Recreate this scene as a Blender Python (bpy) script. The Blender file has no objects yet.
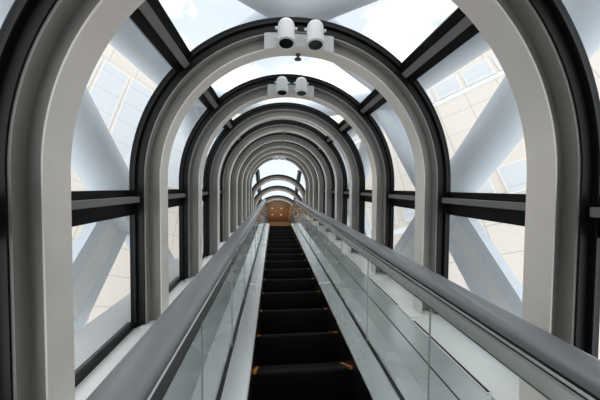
import bpy, bmesh, math, random
from mathutils import Vector, Matrix
random.seed(4)
scene = bpy.context.scene
COL = scene.collection
R30 = math.radians(30)
EYE = 1.55                        # eye height in the world
CX, CE = 0.2195, 0.0513           # tube axis beside / above the camera axis
A, PR = 1.204, 0.142              # inner radius of a rib, depth of its section
RW = 0.1495                       # width of a rib along the tube
Z1, DS = 1.1909, 1.1463           # first rib, spacing
SILL = 1.2325                     # deck level under the axis
RG = 1.45                         # glass radius
NR = 10                           # ribs on the slope
ROT = Matrix.Rotation(R30, 4, 'X')


def S(x, d, z):
    """slope frame (right, down, along) to world"""
    v = ROT @ Vector((x, z, -d))
    return Vector((v.x, v.y, v.z + EYE))


SLOPE = Matrix.Translation((0, 0, EYE)) @ ROT     # local (x, along, up) to world


# ---------------------------------------------------------------- materials
def mat(name, base, rough=.5, metal=0., spec=.5, coat=0.):
    m = bpy.data.materials.new(name); m.use_nodes = True
    b = m.node_tree.nodes['Principled BSDF']
    b.inputs['Base Color'].default_value = (*base, 1)
    b.inputs['Roughness'].default_value = rough
    b.inputs['Metallic'].default_value = metal
    b.inputs['Specular IOR Level'].default_value = spec
    b.inputs['Coat Weight'].default_value = coat
    return m


def mottle(m, amount=.12, scale=6., stretch=(1, 1, 1), rough_amount=0., detail=4):
    nt = m.node_tree; b = nt.nodes['Principled BSDF']
    tc = nt.nodes.new('ShaderNodeTexCoord'); mp = nt.nodes.new('ShaderNodeMapping')
    mp.inputs['Scale'].default_value = stretch
    n = nt.nodes.new('ShaderNodeTexNoise'); n.inputs['Scale'].default_value = scale; n.inputs['Detail'].default_value = detail
    nt.links.new(tc.outputs['Object'], mp.inputs[0]); nt.links.new(mp.outputs[0], n.inputs['Vector'])
    mr = nt.nodes.new('ShaderNodeMapRange')
    mr.inputs['From Min'].default_value = .3; mr.inputs['From Max'].default_value = .7
    mr.inputs['To Min'].default_value = 1 - amount; mr.inputs['To Max'].default_value = 1 + amount
    nt.links.new(n.outputs['Fac'], mr.inputs['Value'])
    mx = nt.nodes.new('ShaderNodeMix'); mx.data_type = 'RGBA'; mx.blend_type = 'MULTIPLY'
    mx.inputs[0].default_value = 1
    mx.inputs[6].default_value = b.inputs['Base Color'].default_value[:]
    nt.links.new(mr.outputs[0], mx.inputs[7]); nt.links.new(mx.outputs[2], b.inputs['Base Color'])
    if rough_amount:
        r0 = b.inputs['Roughness'].default_value
        m2 = nt.nodes.new('ShaderNodeMapRange')
        m2.inputs['From Min'].default_value = .3; m2.inputs['From Max'].default_value = .7
        m2.inputs['To Min'].default_value = max(.02, r0 - rough_amount); m2.inputs['To Max'].default_value = r0 + rough_amount
        nt.links.new(n.outputs['Fac'], m2.inputs['Value']); nt.links.new(m2.outputs[0], b.inputs['Roughness'])
    return m


def glass_mat(name, tint, f0=.04, boost=.9, power=5., rough=0., haze=0.):
    m = bpy.data.materials.new(name); m.use_nodes = True; nt = m.node_tree
    nt.nodes.clear()
    out = nt.nodes.new('ShaderNodeOutputMaterial'); mix = nt.nodes.new('ShaderNodeMixShader')
    tr = nt.nodes.new('ShaderNodeBsdfTransparent'); tr.inputs[0].default_value = (*tint, 1)
    gl = nt.nodes.new('ShaderNodeBsdfGlossy'); gl.inputs['Roughness'].default_value = rough
    gl.inputs['Color'].default_value = (.9, .95, .95, 1)
    lw = nt.nodes.new('ShaderNodeLayerWeight'); lw.inputs['Blend'].default_value = .5
    pw = nt.nodes.new('ShaderNodeMath'); pw.operation = 'POWER'; pw.inputs[1].default_value = power
    ml = nt.nodes.new('ShaderNodeMath'); ml.operation = 'MULTIPLY_ADD'; ml.use_clamp = True
    ml.inputs[1].default_value = boost; ml.inputs[2].default_value = f0
    nt.links.new(lw.outputs['Facing'], pw.inputs[0]); nt.links.new(pw.outputs[0], ml.inputs[0]); nt.links.new(ml.outputs[0], mix.inputs[0])
    if haze:                       # translucent white mixed in to imitate bright haze over the view outside
        tl = nt.nodes.new('ShaderNodeBsdfTranslucent'); tl.inputs[0].default_value = (1, 1, 1, 1)
        m2 = nt.nodes.new('ShaderNodeMixShader'); m2.inputs[0].default_value = haze
        nt.links.new(tr.outputs[0], m2.inputs[1]); nt.links.new(tl.outputs[0], m2.inputs[2]); tr = m2
    nt.links.new(tr.outputs[0], mix.inputs[1]); nt.links.new(gl.outputs[0], mix.inputs[2])
    nt.links.new(mix.outputs[0], out.inputs[0])
    return m


M = {}
M['rib'] = mottle(mat('rib_paint_shaded', (.30, .283, .262), .42), .07, 2.5)  # rib paint darkened to put shade on the web and outer flange
M['black'] = mottle(mat('black_frame', (.005, .005, .005), .42, 0, .2), .2, 5)
M['flange'] = mottle(mat('rib_paint_lit', (.83, .77, .715), .42), .06, 2.5)  # same beam paint with the light on the inner flange put into its colour
M['plate'] = mat('plate_paint', (.66, .66, .65), .4)
M['bead'] = mat('frame_grey', (.013, .013, .013), .42, 0, .25)
M['cover'] = mat('grey_cover', (.20, .20, .195), .4)
M['pane'] = glass_mat('window_glass', (.955, .96, .955), .012, .45, 6., 0., .12)
M['bal_glass'] = glass_mat('balustrade_glass', (.91, .95, .945), .04, .8, 4.)
M['steel'] = mottle(mat('brushed_steel', (.84, .84, .82), .27, 1.), .05, 3, (1, .2, 1), .02)
M['belt'] = mottle(mat('handrail_rubber', (.20, .215, .228), .30, 0., .6, .15), .08, 4, (1, .3, 1))
M['yellow'] = mat('step_orange', (.50, .20, .03), .5)
M['skirt'] = mat('skirt_black', (.008, .008, .009), .3)
M['white'] = mottle(mat('white_deck', (.90, .895, .87), .38), .05, 3)
M['greydeck'] = mottle(mat('grey_deck', (.58, .605, .60), .26, .25), .10, 1.6, (1, 1, 1), .04)
M['slot'] = mat('slot_black', (.01, .01, .01), .6)
M['lampwhite'] = mat('lamp_white', (.80, .80, .79), .4)
M['lens'] = mat('lens_black', (.004, .004, .004), .25)
M['brass'] = mat('sprinkler_metal', (.15, .14, .12), .35, .8)
M['brace'] = mottle(mat('brace_paint', (.60, .665, .73), .5), .06, 1.2)
M['web'] = mottle(mat('brace_web_paint', (.72, .72, .71), .5), .05, 1.2)
M['wood'] = mottle(mat('brown_ceiling', (.125, .058, .028), .5), .12, 3)
M['tan'] = mottle(mat('tan_wall', (.27, .165, .08), .55), .12, 2)
M['groove'] = mat('groove_dark', (.03, .02, .015), .6)
M['landing'] = mottle(mat('landing_steel', (.3, .3, .3), .35, .8), .1, 4)
M['winframe'] = mat('tower_frame', (.74, .71, .67), .5)
lm = mat('lamp_glow', (1, .9, .7), .4)
lm.node_tree.nodes['Principled BSDF'].inputs['Emission Color'].default_value = (1, .85, .6, 1)
lm.node_tree.nodes['Principled BSDF'].inputs['Emission Strength'].default_value = 9.
M['glow'] = lm


def grooved(name, base, rough, direction, scale, dark):
    """fine parallel cleats"""
    m = mat(name, base, rough, 0, .12); nt = m.node_tree; b = nt.nodes['Principled BSDF']
    tc = nt.nodes.new('ShaderNodeTexCoord'); w = nt.nodes.new('ShaderNodeTexWave')
    w.bands_direction = direction; w.inputs['Scale'].default_value = scale
    cr = nt.nodes.new('ShaderNodeValToRGB')
    cr.color_ramp.elements[0].color = (*dark, 1); cr.color_ramp.elements[1].color = (*base, 1)
    nt.links.new(tc.outputs['Object'], w.inputs['Vector']); nt.links.new(w.outputs['Fac'], cr.inputs[0])
    nt.links.new(cr.outputs[0], b.inputs['Base Color'])
    bp = nt.nodes.new('ShaderNodeBump'); bp.inputs['Strength'].default_value = .5; bp.inputs['Distance'].default_value = .004
    nt.links.new(w.outputs['Fac'], bp.inputs['Height']); nt.links.new(bp.outputs[0], b.inputs['Normal'])
    return m


M['tread'] = grooved('tread_cleats', (.022, .022, .022), .5, 'X', 32, (.003, .003, .003))
M['riser'] = grooved('riser_cleats', (.0028, .0028, .0028), .6, 'X', 32, (.0012, .0012, .0012))


def facade_mat(name, cream, joint, bw, bh, size=.012, offset=0.):
    m = mat(name, cream, .6); nt = m.node_tree; b = nt.nodes['Principled BSDF']
    tc = nt.nodes.new('ShaderNodeTexCoord'); mp = nt.nodes.new('ShaderNodeMapping')
    br = nt.nodes.new('ShaderNodeTexBrick'); br.offset = offset
    br.inputs['Scale'].default_value = 1; br.inputs['Brick Width'].default_value = bw; br.inputs['Row Height'].default_value = bh
    br.inputs['Mortar Size'].default_value = size; br.inputs['Mortar Smooth'].default_value = .3
    c2 = tuple(c * .96 for c in cream)
    br.inputs['Color1'].default_value = (*cream, 1); br.inputs['Color2'].default_value = (*c2, 1); br.inputs['Mortar'].default_value = (*joint, 1)
    nt.links.new(tc.outputs['Object'], mp.inputs[0]); nt.links.new(mp.outputs[0], br.inputs['Vector'])
    nt.links.new(br.outputs['Color'], b.inputs['Base Color'])
    return m


M['stone'] = facade_mat('stone_panels', (.68, .615, .54), (.36, .33, .31), 1.15, 1.03, .014)
M['pale'] = facade_mat('pale_panels', (.80, .83, .86), (.60, .62, .65), 1.2, 1.5, .02)
M['winblue'] = facade_mat('tower_glass', (.58, .605, .625), (.37, .385, .40), 6., 1.06, .014)
M['grate'] = facade_mat('grating', (.40, .41, .41), (.60, .61, .61), .024, .024, .006)


# ---------------------------------------------------------------- mesh helpers
def link(name, bm, material, parent=None, matrix=None, smooth=False, bevel=0):
    bmesh.ops.recalc_face_normals(bm, faces=bm.faces)
    me = bpy.data.meshes.new(name); bm.to_mesh(me); bm.free()
    me.materials.append(material)
    if smooth:
        for p in me.polygons: p.use_smooth = True
    o = bpy.data.objects.new(name, me); COL.objects.link(o)
    if parent: o.parent = parent
    if matrix is not None: o.matrix_local = matrix
    if bevel:
        bv = o.modifiers.new('bevel', 'BEVEL'); bv.width = bevel; bv.segments = 2; bv.limit_method = 'ANGLE'
    if smooth:
        try:
            me.set_sharp_from_angle(angle=math.radians(38))
        except Exception:
            pass
    return o


def box(bm, lo, hi):
    vs = [bm.verts.new((x, y, z)) for x in (lo[0], hi[0]) for y in (lo[1], hi[1]) for z in (lo[2], hi[2])]
    for f in ((0, 1, 3, 2), (4, 6, 7, 5), (0, 4, 5, 1), (2, 3, 7, 6), (0, 2, 6, 4), (1, 5, 7, 3)):
        bm.faces.new([vs[i] for i in f])


def boxbm(lo, hi):
    bm = bmesh.new(); box(bm, lo, hi); return bm


def sweep(bm, rings, closed_profile=True, cap=True):
    """rings: list of lists of points (same count)"""
    vv = [[bm.verts.new(p) for p in r] for r in rings]
    n = len(rings[0])
    for a, b in zip(vv, vv[1:]):
        for i in range(n if closed_profile else n - 1):
            j = (i + 1) % n
            bm.faces.new((a[i], a[j], b[j], b[i]))
    if cap and closed_profile:
        bm.faces.new(vv[0][::-1]); bm.faces.new(vv[-1])


def stadium(bottom, n=72):
    """outline positions as (cos, sin, drop) so that a radius r gives x=r*cos, z=r*sin-drop"""
    pts = [(1, 0, bottom), (1, 0, bottom * .5)]
    pts += [(math.cos(t), math.sin(t), 0) for t in [math.pi * i / n for i in range(n + 1)]]
    pts += [(-1, 0, bottom * .5), (-1, 0, bottom)]
    return pts


def arch_bm(r0, r1, y0, y1, bottom, n=72):
    bm = bmesh.new()
    rings = []
    for c, s, d in stadium(bottom, n):
        rings.append([(c * r0, y0, s * r0 - d), (c * r1, y0, s * r1 - d), (c * r1, y1, s * r1 - d), (c * r0, y1, s * r0 - d)])
    sweep(bm, rings)
    return bm


def tube_bm(p, q, r, n=20):
    bm = bmesh.new(); p = Vector(p); q = Vector(q); d = (q - p).normalized()
    u = d.orthogonal().normalized(); v = d.cross(u)
    rings = [[c + (u * math.cos(2 * math.pi * i / n) + v * math.sin(2 * math.pi * i / n)) * r for i in range(n)] for c in (p, q)]
    sweep(bm, rings); return bm


def lathe_bm(prof, n=28):
    """profile of (r, z) pairs about z"""
    bm = bmesh.new()
    rings = [[(max(r, 1e-4) * math.cos(2 * math.pi * i / n), max(r, 1e-4) * math.sin(2 * math.pi * i / n), z) for i in range(n)] for r, z in prof]
    sweep(bm, rings); return bm


def tag(o, label=None, cat=None, group=None, kind=None):
    if label: o['label'] = label
    if cat: o['category'] = cat
    if group: o['group'] = group
    if kind: o['kind'] = kind
    return o


def thing(name, matrix, label, cat, group=None):
    o = bpy.data.objects.new(name, None); COL.objects.link(o)
    o.empty_display_size = .1
    o.matrix_world = matrix
    return tag(o, label, cat, group)


def dup(root, matrix, label=None, skip=()):
    r = root.copy(); COL.objects.link(r); r.matrix_world = matrix
    if label: r['label'] = label
    for ch in list(root.children):
        if ch.name.split('.')[0] in skip: continue
        c = ch.copy(); COL.objects.link(c); c.parent = r
        for g in list(ch.children):
            d = g.copy(); COL.objects.link(d); d.parent = c
    return r


def at(x, d, z):
    """matrix at a slope-frame point, slope oriented"""
    return Matrix.Translation(S(x, d, z)) @ ROT


ORD = ['first', 'second', 'third', 'fourth', 'fifth', 'sixth', 'seventh', 'eighth', 'ninth', 'tenth', 'eleventh', 'twelfth',
       'thirteenth', 'fourteenth', 'fifteenth', 'sixteenth', 'seventeenth', 'eighteenth', 'nineteenth', 'twentieth']

# ---------------------------------------------------------------- ribs
BOT = SILL + CE                    # drop from spring line to deck


def make_rib(matrix, label, group, bottom=BOT, n=72):
    t = thing('arched_rib', matrix, label, 'arched rib', group)
    link('inner_flange', arch_bm(A, A + .010, 0, RW, bottom, n), M['flange'], t, smooth=True)
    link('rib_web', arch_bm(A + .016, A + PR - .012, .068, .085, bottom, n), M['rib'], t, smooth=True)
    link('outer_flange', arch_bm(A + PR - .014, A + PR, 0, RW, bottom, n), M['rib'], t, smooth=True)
    bm = arch_bm(A + PR + .055, RG + .003, -.028, RW + .03, bottom, n)
    o = link('glazing_frame', bm, M['black'], t, smooth=True); o['label'] = 'black glazing frame around the rib'
    link('frame_bead', arch_bm(A + PR + .002, A + PR + .055, -.008, RW + .01, bottom, n), M['bead'], o, smooth=True)
    link('frame_bead', arch_bm(RG - .045, RG - .028, -.036, -.027, bottom, n), M['bead'], o, smooth=True)
    for s in (-1, 1):
        bm = boxbm((min(s * (A - .14), s * (A + .17)), -.042, -bottom), (max(s * (A - .14), s * (A + .17)), RW + .04, -bottom + .014))
        p = link('base_plate', bm, M['white'], t, bevel=.003)
        p['label'] = 'pale base plate under the rib leg'
    return t


def rib_matrix(k):
    return at(CX, -CE, Z1 + k * DS)


notes = {0: ', framing the whole view', 1: ' carrying the larger pair of spotlights', 2: ' carrying the smaller pair of spotlights'}
rib0 = make_rib(rib_matrix(0), 'first grey arched steel rib of the tube, framing the whole view', 'grey arched ribs along the sloping tube')
ribs = [rib0]
for k in range(1, NR):
    lab = {1: 'second grey arched rib, carrying the larger pair of white spotlights',
           2: 'third grey arched rib, carrying the smaller pair of white spotlights',
           9: 'tenth grey arched rib, innermost of the tall nested arches'}.get(k, '%s grey arched rib counted up the sloping tube' % ORD[k])
    ribs.append(dup(rib0, rib_matrix(k), lab))
# plates that carry the spotlights, part of their ribs
for k in (1, 2, 9):
    bm = bmesh.new()
    top = 1.318
    xs = [-.312 + .624 * i / 16 for i in range(17)]
    f = [bm.verts.new((x, -.006, math.sqrt((A + .004) ** 2 - x * x))) for x in xs] + [bm.verts.new((.312, -.006, top)), bm.verts.new((-.312, -.006, top))]
    face = bm.faces.new(f)
    g = bmesh.ops.extrude_face_region(bm, geom=[face])
    bmesh.ops.translate(bm, verts=[v for v in g['geom'] if isinstance(v, bmesh.types.BMVert)], vec=(0, .012, 0))
    p = link('mounting_plate', bm, M['plate'], ribs[k], matrix=Matrix.Identity(4)); p['label'] = 'flat grey plate bridging the rib for spotlights'

# horizontal head of the tube
ZB = 11.6
HB = S(CX, -CE, ZB)
HORIZ = [1.308, 2.454, 3.60]


def hm(s):
    return Matrix.Translation((HB.x, HB.y + s, HB.z))


hr = make_rib(hm(HORIZ[0]), 'uppermost of the three low grey arches stacked above the brown ceiling', 'low grey arches at the head of the tube', 2.35)
for s, l in zip(HORIZ[1:], ('middle of the three low grey arches stacked above the brown ceiling',
                            'lowest of the three low grey arches, just over the brown ceiling')):
    dup(hr, hm(s), l)

# ---------------------------------------------------------------- glazing
NW = [0]; NT = [0]


def struct(o, kind='structure'):
    o['kind'] = kind; return o


A1, A2 = math.radians(41.3), math.radians(49.4)
ZT0, ZT1 = -.085, -.297            # transom top and bottom relative to the spring line


def curve_pane(y0, y1, t0, t1, extra=None, n=20):
    bm = bmesh.new()
    pts = [(RG * math.cos(t0 + (t1 - t0) * i / n), RG * math.sin(t0 + (t1 - t0) * i / n)) for i in range(n + 1)]
    if extra: pts = extra + pts
    a = [bm.verts.new((x, y0, z)) for x, z in pts]; b = [bm.verts.new((x, y1, z)) for x, z in pts]
    for i in range(len(pts) - 1): bm.faces.new((a[i], a[i + 1], b[i + 1], b[i]))
    return bm


def arc_bar(y0, y1, t0, t1, r0, r1, n=4):
    bm = bmesh.new()
    prof = [(r0 * math.cos(t0 + (t1 - t0) * i / n), r0 * math.sin(t0 + (t1 - t0) * i / n)) for i in range(n + 1)]
    prof += [(r1 * math.cos(t1 + (t0 - t1) * i / n), r1 * math.sin(t1 + (t0 - t1) * i / n)) for i in range(n + 1)]
    sweep(bm, [[(x, y, z) for x, z in prof] for y in (y0, y1)])
    return bm


def window(bm, mx):
    NW[0] += 1
    o = link('window_%d' % NW[0], bm, M['pane'], None, mx, smooth=True); struct(o); return o


def trim(bm, m, mx):
    NT[0] += 1
    return struct(link('trim_%d' % NT[0], bm, m, None, mx))


def bay(mx, y0, y1, bottom, lower=True):
    """glazing between two ribs; mx: spring line frame"""
    window(curve_pane(y0, y1, A2, math.pi - A2, n=30), mx)
    for s in (1, -1):
        f = (lambda a: a) if s > 0 else (lambda a: math.pi - a)
        window(curve_pane(y0, y1, f(0), f(A1), [(s * RG, ZT0)]), mx)
        # purlin: black bar with a raised grey cover
        p = trim(arc_bar(y0, y1, f(A1), f(A2), RG - .035, RG + .04), M['black'], mx)
        link('cover_strip', arc_bar(y0, y1, f(math.radians(44.2)), f(math.radians(46.6)), RG - .075, RG - .034), M['cover'], p)
        # transom
        x0, x1 = sorted((s * (RG - .03), s * (RG + .04)))
        p = trim(boxbm((x0, y0, ZT1), (x1, y1, ZT0)), M['black'], mx)
        x0, x1 = sorted((s * (RG - .085), s * (RG - .029)))
        link('cover_strip', boxbm((x0, y0, -.190), (x1, y1, -.140)), M['cover'], p, bevel=.004)
        if lower:
            x = s * RG
            bm = bmesh.new()
            bm.faces.new([bm.verts.new(v) for v in ((x, y0, -bottom + .05), (x, y1, -bottom + .05), (x, y1, ZT1), (x, y0, ZT1))])
            w = window(bm, mx)
            x0, x1 = sorted((s * (RG - .03), s * (RG + .03)))
            link('window_frame', boxbm((x0, y0, -bottom), (x1, y1, -bottom + .055)), M['black'], w)


AX = at(CX, -CE, 0)
for k in range(-1, NR - 1):
    bay(AX, Z1 + k * DS + RW + .03, Z1 + (k + 1) * DS - .028, BOT)
hs = [.25] + HORIZ
for i in range(3):
    y0 = HORIZ[i] - DS + RW + .03
    bay(hm(0), y0, HORIZ[i] - .028, 2.35, lower=False)

# dark unseen shell added behind the viewpoint to cut light on the webs
lower = mat('light_blocker', (.045, .045, .045), .6)
struct(link('blocker_lower', arch_bm(A + .02, RG + .08, -2.6, Z1 - DS + RW + .03, 2.4, 40), lower, None, AX, smooth=True))
struct(link('blocker_rear', boxbm((-1.6, -2.65, -2.4), (1.6, -2.6, 1.6)), lower, None, AX))

# ---------------------------------------------------------------- side decks, sills
ZD0, ZD1 = -2.6, 11.2
deck = AX
fl = boxbm((.56, ZD0, -BOT - .05), (1.066, ZD1, -BOT))
o = struct(link('floor', fl, M['greydeck'], None, deck))
struct(link('floor.001', boxbm((-1.066, ZD0, -BOT - .05), (-.56, ZD1, -BOT)), M['greydeck'], None, deck))
for s in (1, -1):
    x0, x1 = sorted((s * 1.066, s * 1.50))
    trim(boxbm((x0, ZD0, -BOT - .05), (x1, ZD1, -BOT + .001)), M['white'], deck)
    x0, x1 = sorted((s * .857, s * .867))
    trim(boxbm((x0, ZD0, -BOT - .01), (x1, ZD1, -BOT + .002)), M['slot'], deck)
sl0 = thing('floor_slot', at(CX + 1.078, SILL, Z1 + DS - .51), 'x', 'floor slot', 'dark slots in the white deck')
link('slot_opening', boxbm((-.011, -.42, -.01), (.011, .42, .003)), M['slot'], sl0)
fr = bmesh.new()
box(fr, (-.018, -.43, -.01), (-.011, .43, .006)); box(fr, (.011, -.43, -.01), (.018, .43, .006))
box(fr, (-.011, -.43, -.01), (.011, -.42, .006)); box(fr, (-.011, .42, -.01), (.011, .43, .006))
link('slot_rim', fr, M['white'], sl0)
for k in range(1, 6):
    m = at(CX + 1.078, SILL, Z1 + k * DS - .51)
    lab = '%s dark slot up the white deck outside the glass balustrade' % ORD[k - 1]
    if k == 1: sl0['label'] = 'largest dark slot in the white deck, below the second rib'
    else: dup(sl0, m, lab)

# ---------------------------------------------------------------- escalator steps
NOS, ZS, PITCH = 1.3188, 1.8101, .462
EXC = .218                         # escalator centre line
HALF = .365
RISE, RUN = PITCH * .5, PITCH * math.cos(R30)


def make_step(matrix, label):
    t = thing('escalator_step', matrix, label, 'escalator step', 'black steps of the escalator')
    bm = bmesh.new()
    prof = [(0, -.006), (.004, 0), (RUN, 0), (RUN, -.02), (.02, -.02), (0, -.02)]
    sweep(bm, [[(x, y, z) for y, z in prof] for x in (-HALF, HALF)])
    link('step_tread', bm, M['tread'], t)
    bm = bmesh.new()
    prof = [(.001, -.02)] + [(.001 + .05 * (i / 8) ** 2, -.02 - (RISE + .02) * i / 8) for i in range(1, 9)]
    prof += [(p[0] + .012, p[1]) for p in prof[::-1]]
    sweep(bm, [[(x, y, z) for y, z in prof] for x in (-HALF, HALF)])
    link('step_riser', bm, M['riser'], t, smooth=True)
    for s in (-1, 1):
        x0, x1 = sorted((s * (HALF - .028), s * HALF))
        o = link('edge_marking', boxbm((x0, -.002, -.012), (x1, RUN * .8, .003)), M['yellow'], t)
        o['label'] = 'orange marking along the tread edge'
    return t


def step_m(i):
    p = S(EXC, NOS, ZS + i * PITCH)
    return Matrix.Translation(p)


NST = 15
s0 = make_step(step_m(0), 'lowest black escalator step in view, with the largest orange edge marks')
for i in range(1, NST + 1):
    dup(s0, step_m(i), '%s black escalator step counted up from the bottom of the photo' % ORD[i] if i < NST else 'topmost black escalator step, at the landing')
pt = S(EXC, NOS, ZS + NST * PITCH)
LZ = pt.z + .02              # landing level
LY = pt.y + RUN + .005
struct(link('floor.002', boxbm((-1.35, LY, LZ - .04), (1.79, LY + 9.5, LZ)), M['landing']))

trim(boxbm((-.52, -.9, -NOS - .62), (.52, 8.6, -NOS - .55)), M['slot'], at(EXC, 0, 0))      # dark pan under the steps

# ---------------------------------------------------------------- balustrades
DK = 1.237
Y0, YB = -.7, 8.95                 # start, bend
RB = 1.0


def bal_path(start, stop_h, ref=0., seg=8, bend=YB, rb=RB):
    """(point, normal) pairs in the slope plane: y along, z up; straight, then bends to level"""
    out = [(Vector((0, start, -DK)), Vector((0, 0, 1)))]
    L = rb * math.tan(R30 / 2)
    s = bend - L
    n = max(2, int((s - start) / 1.2))
    for i in range(1, n + 1): out.append((Vector((0, start + (s - start) * i / n, -DK)), Vector((0, 0, 1))))
    c = Vector((0, s, -DK - rb))
    for i in range(1, seg + 1):
        a = R30 * i / seg
        nn = Vector((0, math.sin(a), math.cos(a)))
        out.append((c + nn * rb, nn))
    p, nn = out[-1]
    d = Vector((0, math.cos(R30), -math.sin(R30)))
    out.append((p + d * stop_h, nn))
    return out


def run_bm(path, prof):
    """prof: closed list of (x, n)"""
    bm = bmesh.new()
    sweep(bm, [[(x, (p + nn * h).y, (p + nn * h).z) for x, h in prof] for p, nn in path])
    return bm


def cut_path(path, ya, yb):
    """straight stretch between two y values"""
    return [(Vector((0, ya, -DK)), Vector((0, 0, 1))), (Vector((0, yb, -DK)), Vector((0, 0, 1)))]


EM = at(EXC, 0, 0)
GX = .535
RAILH = .765                        # belt centre above the deck line
STOP = .75


def mirrored(prof, s):
    return [(s * x, h) for x, h in prof]


for s in (-1, 1):
    where = 'wide grey deck with the floor slots' if s > 0 else 'white sill beside the lower windows'
    t = thing('balustrade', EM, 'glass balustrade with steel trim between the steps and the ' + ('wide grey deck' if s > 0 else 'near white sill'), 'balustrade', 'glass balustrades flanking the steps')
    full = bal_path(Y0, STOP)
    # black skirt
    o = link('skirt_panel', run_bm(full, mirrored([(HALF + .004, -.50), (HALF + .012, -.50), (HALF + .012, -.012), (HALF + .004, -.012)], s)), M['skirt'], t)
    o['label'] = 'black skirt panel beside the steps'
    # inner decks in lengths, thin joints between
    joints = [Y0, 1.05, 3.25, 5.45, 7.65]
    prof = mirrored([(HALF + .003, -.022), (HALF + .003, -.008), (HALF + .010, -.002), (GX - .022, .010), (GX - .014, .006), (GX - .014, -.03)], s)
    for a, b in zip(joints, joints[1:]):
        link('inner_deck', run_bm(cut_path(full, a + .003, b - .003), prof), M['steel'], t)
    for b in joints[1:]:
        link('deck_joint', run_bm(cut_path(full, b - .009, b + .009), mirrored([(HALF + .002, -.02), (HALF + .002, -.006), (HALF + .010, .001), (GX - .022, .013), (GX - .022, -.02)], s)), M['lampwhite'], t)
    end = bal_path(joints[-1] + .003, STOP)
    link('inner_deck', run_bm(end, prof), M['steel'], t)
    link('glass_seal', run_bm(full, mirrored([(GX - .014, -.03), (GX - .014, .004), (GX + .014, .004), (GX + .014, -.03)], s)), M['skirt'], t)
    # glass panels
    gj = [Y0, -.48, .34, 1.16, 1.98, 2.80, 3.62, 4.44, 5.26, 6.08, 6.90, 7.72]
    gp = mirrored([(GX - .005, -.004), (GX - .005, RAILH - .17 + .05), (GX + .005, RAILH - .17 + .05), (GX + .005, -.004)], s)

    def pane_run(path):
        bm = bmesh.new()
        lo = [bm.verts.new((s * GX, p.y, p.z)) for p, nn in path]
        hi = [bm.verts.new((s * GX, (p + nn * .674).y, (p + nn * .674).z)) for p, nn in path]
        for i in range(len(path) - 1): bm.faces.new((lo[i], lo[i + 1], hi[i + 1], hi[i]))
        return bm
    for a, b in zip(gj, gj[1:]):
        link('glass_panel', pane_run(cut_path(full, a + .002, b - .002)), M['bal_glass'], t)
        if b > 0: link('glass_joint', run_bm(cut_path(full, b - .0018, b + .0018), mirrored([(GX - .004, .0), (GX - .004, .672), (GX + .004, .672), (GX + .004, 0)], s)), M['greydeck'], t)
    link('glass_panel', pane_run(bal_path(gj[-1] + .004, STOP)), M['bal_glass'], t)
    # handrail guide under the belt
    g = link('handrail_guide', run_bm(full, [(s * GX + x, h) for x, h in ((-.016, .672), (-.018, .684), (-.030, .688), (-.030, .738), (-.022, .743), (.022, .743), (.030, .738), (.030, .688), (.018, .684), (.016, .672))]), M['steel'], t)
    link('guide_groove', run_bm(full, [(s * GX + x, h) for x, h in ((-.022, .742), (-.022, .791), (.022, .791), (.022, .742))]), M['skirt'], g)
    link('guide_lip', run_bm(full, [(s * GX + x, h) for x, h in ((-.034, .757), (-.034, .767), (.034, .767), (.034, .757))]), M['steel'], g)
    # outer deck edge
    link('outer_trim', run_bm(full, mirrored([(GX + .014, -.03), (GX + .014, .006), (GX + .030, .006), (GX + .030, -.03)], s)), M['steel'], t)

    # belt
    lab = 'grey moving handrail over the balustrade by the ' + ('wide grey deck with floor slots' if s > 0 else 'near white window sill')
    h = thing('handrail', EM, lab, 'handrail', 'grey moving handrails')
    prof = []
    W, T = .056, .036
    for i in range(25):
        a = math.pi * i / 24
        ca, sa = math.cos(a), math.sin(a)
        prof.append((W * math.copysign(abs(ca) ** .62, ca), .800 + .026 * sa ** .8))
    prof += [(-W, .795), (-W + .008, .785), (-.030, .785), (-.030, .792), (.030, .792), (.030, .785), (W - .008, .785), (W, .795)]
    path = bal_path(Y0, STOP)
    # turn round the newel
    p, nn = path[-1]
    d = Vector((0, math.cos(R30), -math.sin(R30)))
    rr = .30
    cc = p + nn * (.800 - rr)
    ext = []
    for i in range(1, 13):
        a = math.pi * i / 12
        n2 = nn * math.cos(a) + d * math.sin(a)
        ext.append((cc + n2 * (rr - .800), n2))
    o = link('handrail_belt', run_bm(path + ext, [(s * GX + x, hh) for x, hh in prof]), M['belt'], h, smooth=True)

# newel end of each balustrade is rounded by the belt's turn

# ---------------------------------------------------------------- spotlights
def make_spot(matrix, label, group):
    t = thing('spotlight', matrix, label, 'spotlight', group)
    r = .073
    prof = [(.0, .092), (.035, .091), (.058, .083), (.068, .068), (r, .048), (r, -.085), (r + .006, -.088), (r + .006, -.108), (r - .002, -.112), (r - .012, -.112), (r - .014, -.09), (0, -.09)]
    link('lamp_housing', lathe_bm(prof, 32), M['lampwhite'], t, smooth=True)
    o = link('lamp_lens', lathe_bm([(0, -.084), (r - .0145, -.084), (r - .0125, -.1125), (r - .03, -.112), (0, -.108)], 32), M['lens'], t, smooth=True); o['label'] = 'black lens'
    for s in (-1, 1):
        k = link('side_knob', tube_bm((s * (r - .004), 0, .03), (s * (r + .022), 0, .03), .012, 12), M['lampwhite'], t)
        k = link('side_knob', tube_bm((s * (r - .004), 0, -.055), (s * (r + .020), 0, -.055), .010, 12), M['lampwhite'], t)
    bm = bmesh.new(); box(bm, (-.03, .05, -.03), (.03, .125, .03))
    link('lamp_bracket', bm, M['lampwhite'], t, bevel=.005)
    return t


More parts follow.
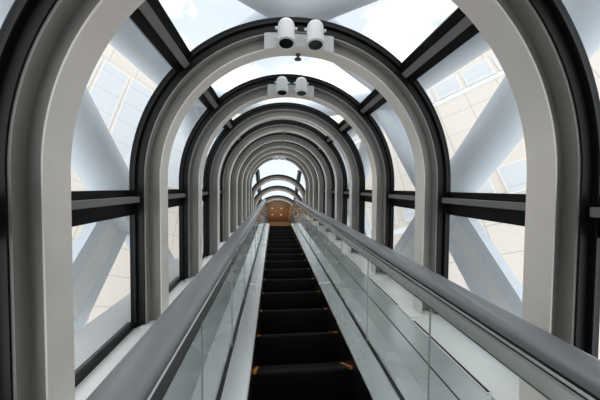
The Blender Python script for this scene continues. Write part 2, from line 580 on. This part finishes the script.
TILT = Matrix.Rotation(math.radians(-9), 4, 'X')
first = None
for k, size in ((1, 'large'), (2, 'small'), (9, 'tiny')):
    for x, nb in ((.098, 'fewer'), (.350, 'more')):
        m = at(x, -1.335, Z1 + k * DS - .088) @ TILT
        side = 'above the lower handrail side' if nb == 'fewer' else ''
        lab = {(1, 'fewer'): 'white spotlight on the second rib, the one nearer the window-sill side', (1, 'more'): 'white spotlight on the second rib, the one nearer the wide-deck side',
               (2, 'fewer'): 'smaller white spotlight on the third rib, the one nearer the window-sill side', (2, 'more'): 'smaller white spotlight on the third rib, the one nearer the wide-deck side',
               (9, 'fewer'): 'tiny spotlight on the innermost tall rib, towards the window-sill side', (9, 'more'): 'tiny spotlight on the innermost tall rib, towards the wide-deck side'}[(k, nb)]
        if first is None: first = make_spot(m, lab, 'pairs of spotlights on the ribs')
        else: dup(first, m, lab)

# ---------------------------------------------------------------- sprinklers
def make_sprinkler(matrix, label):
    t = thing('sprinkler_head', matrix, label, 'sprinkler', 'sprinkler heads under the ribs')
    link('sprinkler_body', lathe_bm([(0, .0), (.022, 0), (.022, -.012), (.012, -.018), (.012, -.03), (.006, -.035), (0, -.035)], 16), M['brass'], t, smooth=True)
    link('deflector', lathe_bm([(0, -.035), (.012, -.036), (.034, -.044), (.034, -.050), (0, -.056)], 16), M['brass'], t, smooth=True)
    return t


sp0 = make_sprinkler(at(CX, -CE - A, Z1 + DS + RW - .03), 'small sprinkler head hanging under the second rib, below the spotlights')
for k in (4, 5, 7):
    dup(sp0, at(CX, -CE - A, Z1 + k * DS + .03), 'tiny sprinkler head hanging under the %s rib' % ORD[k])

# ---------------------------------------------------------------- head of the escalator: ceiling, wall, downlights
def hp(x, s, up):
    return Vector((HB.x + x, HB.y + s, HB.z + up))


CU = 1.15
S0, S1 = 3.78, 6.9
o = struct(link('ceiling', boxbm((-.74, S0, CU), (.74, S1, CU + .06)), M['wood'], None, hm(0)))
for s in (-1, 1):
    x0, x1 = sorted((s * .765, s * 1.9))
    struct(link('ceiling.00%d' % (1 if s < 0 else 2), boxbm((x0, S0, CU), (x1, S1, CU + .06)), M['tan'], None, hm(0)))
    x0, x1 = sorted((s * .74, s * .765))
    trim(boxbm((x0, S0, CU + .01), (x1, S1, CU + .05)), M['groove'], hm(0))
    x0, x1 = sorted((s * 1.9, s * 2.0))
    struct(link('wall_left' if s < 0 else 'wall_right', boxbm((x0, S0, -3.2), (x1, S1, CU + .06)), M['tan'], None, hm(0)))
trim(boxbm((-1.9, S1 - .06, CU - .03), (1.9, S1, CU - .001)), M['groove'], hm(0))
struct(link('wall_back', boxbm((-2, S1, -3.2), (2, S1 + .1, CU + .06)), M['tan'], None, hm(0)))
d0 = None
for j, (s, rowname) in enumerate(((4.75, 'upper'), (5.75, 'lower'))):
    for x, sd in ((-.33, 'window-sill'), (.26, 'wide-deck')):
        m = Matrix.Translation(hp(x, s, CU))
        lab = 'small glowing downlight in the brown ceiling, %s row, %s side' % (rowname, sd)
        if d0 is None:
            d0 = thing('downlight', m, lab, 'downlight', 'downlights in the brown ceiling')
            link('light_rim', lathe_bm([(.035, 0), (.060, 0), (.060, -.012), (.035, -.012)], 20), M['lampwhite'], d0)
            o = link('light_disc', lathe_bm([(0, -.004), (.036, -.004), (.036, -.009), (0, -.009)], 20), M['glow'], d0); o['label'] = 'warm glowing disc'
        else: dup(d0, m, lab)
ld = bpy.data.lights.new('lobby_light', 'AREA'); ld.energy = 14; ld.size = 1.4; ld.color = (1, .8, .55)
lo = bpy.data.objects.new('lobby_light', ld); COL.objects.link(lo); lo.location = hp(0, 5.4, .1); lo.rotation_euler = (math.pi, 0, 0)

# ---------------------------------------------------------------- outside: trusses, gratings, towers
XT, DT, DN, DB = 2.0, -1.72, .20, 2.15
ZN, HP = 3.2, 1.95
CH = .27


def h_brace(p, q, parent, wide=.26):
    """open section: two bluish flanges with a pale plate between"""
    p = Vector(p); q = Vector(q); d = (q - p).normalized()
    n = Vector((1, 0, 0)); w = d.cross(n).normalized()

    def bar(u0, u1, t0, t1):
        bm = bmesh.new()
        sweep(bm, [[c + w * u0 + n * t0, c + w * u1 + n * t0, c + w * u1 + n * t1, c + w * u0 + n * t1] for c in (p, q)])
        return bm
    b = link('brace', bar(-wide, -wide + .15, -.05, .05), M['brace'], parent)
    link('brace_flange', bar(wide - .15, wide, -.05, .05), M['brace'], b)
    link('brace_plate', bar(-wide + .15, wide - .15, -.03, .045), M['web'], b)


for s in (-1, 1):
    t = thing('steel_truss', at(CX, 0, 0), 'pale blue steel X-braced truss outside the windows ' + ('above the wide grey deck' if s > 0 else 'along the near white sill'), 'truss', 'steel trusses around the tube')
    x = s * XT; DT = -1.84 if s < 0 else -1.72
    link('truss_chord', tube_bm((x * .97, -1.2, -DT), (x * .97, 13, -DT), CH), M['brace'], t, smooth=True)
    for i in range(3):
        zn = ZN + i * 2 * HP
        for dz in (-1, 1):
            link('brace', tube_bm((x, zn, -DN), (x, zn + dz * HP, -DT), .215), M['brace'], t, smooth=True)
            h_brace((x, zn, -DN), (x, zn + dz * HP, -DB), t)
        bm = tube_bm((x - s * .2, zn, -DN), (x + s * .2, zn, -DN), .34, 24)
        link('node_plate', bm, M['brace'], t)
    link('truss_chord', tube_bm((x, -1.2, -DB), (x, 13, -DB), CH), M['brace'], t, smooth=True)
t = thing('steel_truss', at(CX, 0, 0), 'pale blue steel bracing crossing over the glass roof', 'truss', 'steel trusses around the tube')
for i in range(3):
    zn = 2.75 + i * 2 * HP
    for dz in (-1, 1):
        for s in (-1, 1):
            link('brace', tube_bm((0, zn, -DT + .15), (s * XT, zn + dz * HP * .95, -DT), .20), M['brace'], t, smooth=True)
for s in (-1, 1):
    x0, x1 = sorted((s * 1.50, s * 1.86))
    o = tag(link('grating_walkway', boxbm((x0, .25, -BOT - .04), (x1, 11, -BOT + .01)), M['grate'], None, AX),
            'grey metal grating ledge outside the lower windows ' + ('behind the wide deck' if s > 0 else 'above the near white sill'), 'walkway')


def facade(name, label, heading, dist, side, u0, u1, z0, z1, material, bands):
    """vertical wall facing the tube; local x along the wall, y up, z towards the tube"""
    h = math.radians(heading)
    u = Vector((math.sin(h), math.cos(h), 0)); up = Vector((0, 0, 1))
    n = u.cross(up) if side < 0 else up.cross(u)
    # n points from the wall to the tube
    m = Matrix((u.to_4d(), up.to_4d(), n.to_4d(), (0, 0, 0, 1))).transposed()
    p = -n * dist + Vector((0, 0, EYE))
    m.translation = p
    m[3][0] = m[3][1] = m[3][2] = 0; m[3][3] = 1
    t = thing(name, m, label, 'tower', 'towers seen through the glass')
    link('tower_wall', boxbm((u0, z0, -.5), (u1, z1, 0)), material, t)
    for kind, a, b, c, d in bands:
        if kind == 'window':
            f = link('tower_window', boxbm((a, c, 0), (b, d, .06)), M['winframe'], t)
            link('window_pane', boxbm((a + .05, c + .05, .05), (b - .05, d - .05, .065)), M['winblue'], f)
        elif kind == 'band':
            link('wall_band', boxbm((a, c, 0), (b, d, .05)), M['stone'], t)
        elif kind == 'pale':
            link('wall_band', boxbm((a, c, 0), (b, d, .03)), M['pale'], t)
    return t


wl = []
for i in range(15):
    wl.append(('window', -8.2 + i * 1.15, -8.2 + i * 1.15 + 1.05, 6.35, 11.1))
facade('office_tower', 'cream tower with tall pale glazing beyond the windows by the near white sill', 41, 11, -1, -10, 9.0, -6, 14, M['stone'], wl)
wr = [('pale', -10, 6, 9.05, 9.25), ('pale', -10, 6, 3.55, 3.78)]
for i in range(10):
    wr.append(('window', -6 + i * 1.2, -6 + i * 1.2 + 1.05, 9.28, 10.25))
    if i < 9: wr.append(('window', -5.5 + i * 1.2, -5.5 + i * 1.2 + .9, 4.0, 5.15))
facade('office_tower', 'pale tower with rows of square windows beyond the wide-deck side', -47, 11, 1, -10, 6.0, -6, 11.2, M['stone'], wr)

# ---------------------------------------------------------------- world
w = bpy.data.worlds.new('sky'); scene.world = w; w.use_nodes = True
nt = w.node_tree; nt.nodes.clear()
out = nt.nodes.new('ShaderNodeOutputWorld'); bg = nt.nodes.new('ShaderNodeBackground')
tc = nt.nodes.new('ShaderNodeTexCoord'); mp = nt.nodes.new('ShaderNodeMapping')
mp.inputs['Scale'].default_value = (1, 1, 1.6); mp.inputs['Location'].default_value = (8.1, 3.3, 4.7)
nz = nt.nodes.new('ShaderNodeTexNoise'); nz.inputs['Scale'].default_value = 2.4; nz.inputs['Detail'].default_value = 6; nz.inputs['Roughness'].default_value = .55
cr = nt.nodes.new('ShaderNodeValToRGB')
e = cr.color_ramp.elements
e[0].position = .50; e[0].color = (.285, .32, .355, 1)
e[1].position = .64; e[1].color = (1, .99, .97, 1)
nt.links.new(tc.outputs['Generated'], mp.inputs[0]); nt.links.new(mp.outputs[0], nz.inputs['Vector'])
nt.links.new(nz.outputs['Fac'], cr.inputs[0]); nt.links.new(cr.outputs[0], bg.inputs['Color'])
bg.inputs['Strength'].default_value = 2.3
nt.links.new(bg.outputs[0], out.inputs[0])
sd = bpy.data.lights.new('sun', 'SUN'); sd.energy = .9; sd.angle = math.radians(25); sd.color = (1, .97, .93)
so = bpy.data.objects.new('sun', sd); COL.objects.link(so); so.rotation_euler = (math.radians(20), math.radians(12), 0)

# ---------------------------------------------------------------- camera
F, YAW, PITCHC, ROLL, SX, SY = 257.062, .0855, .0312, .0074, -3.9866, -4.6425
cd = bpy.data.cameras.new('camera'); cam = bpy.data.objects.new('camera', cd); COL.objects.link(cam)
cd.sensor_width = 36; cd.lens = F / 600 * 36; cd.clip_start = .02; cd.clip_end = 300
cd.shift_x = -SX / 600; cd.shift_y = SY / 600


def cam_rows():
    """camera right, down, forward axes in the slope frame (right, down, along)"""
    def ry(v): c, s = math.cos(YAW), math.sin(YAW); return (c * v[0] - s * v[2], v[1], s * v[0] + c * v[2])
    def rx(v): c, s = math.cos(PITCHC), math.sin(PITCHC); return (v[0], c * v[1] - s * v[2], s * v[1] + c * v[2])
    def rz(v): c, s = math.cos(ROLL), math.sin(ROLL); return (c * v[0] - s * v[1], s * v[0] + c * v[1], v[2])
    colsv = [rz(rx(ry(e))) for e in ((1, 0, 0), (0, 1, 0), (0, 0, 1))]
    return [[colsv[j][i] for j in range(3)] for i in range(3)]


rows = cam_rows()
o0 = S(0, 0, 0)
right, down, fwd = [S(*r) - o0 for r in rows]
m = Matrix((right.to_4d(), (-down).to_4d(), (-fwd).to_4d(), (0, 0, 0, 1))).transposed()
m[3][0] = m[3][1] = m[3][2] = 0; m[3][3] = 1
m.translation = o0
cam.matrix_world = m
scene.camera = cam
scene.view_settings.view_transform = 'Standard'
scene.view_settings.look = 'None'
scene.view_settings.exposure = .45
scene.cycles.max_bounces = 10
scene.cycles.transparent_max_bounces = 40
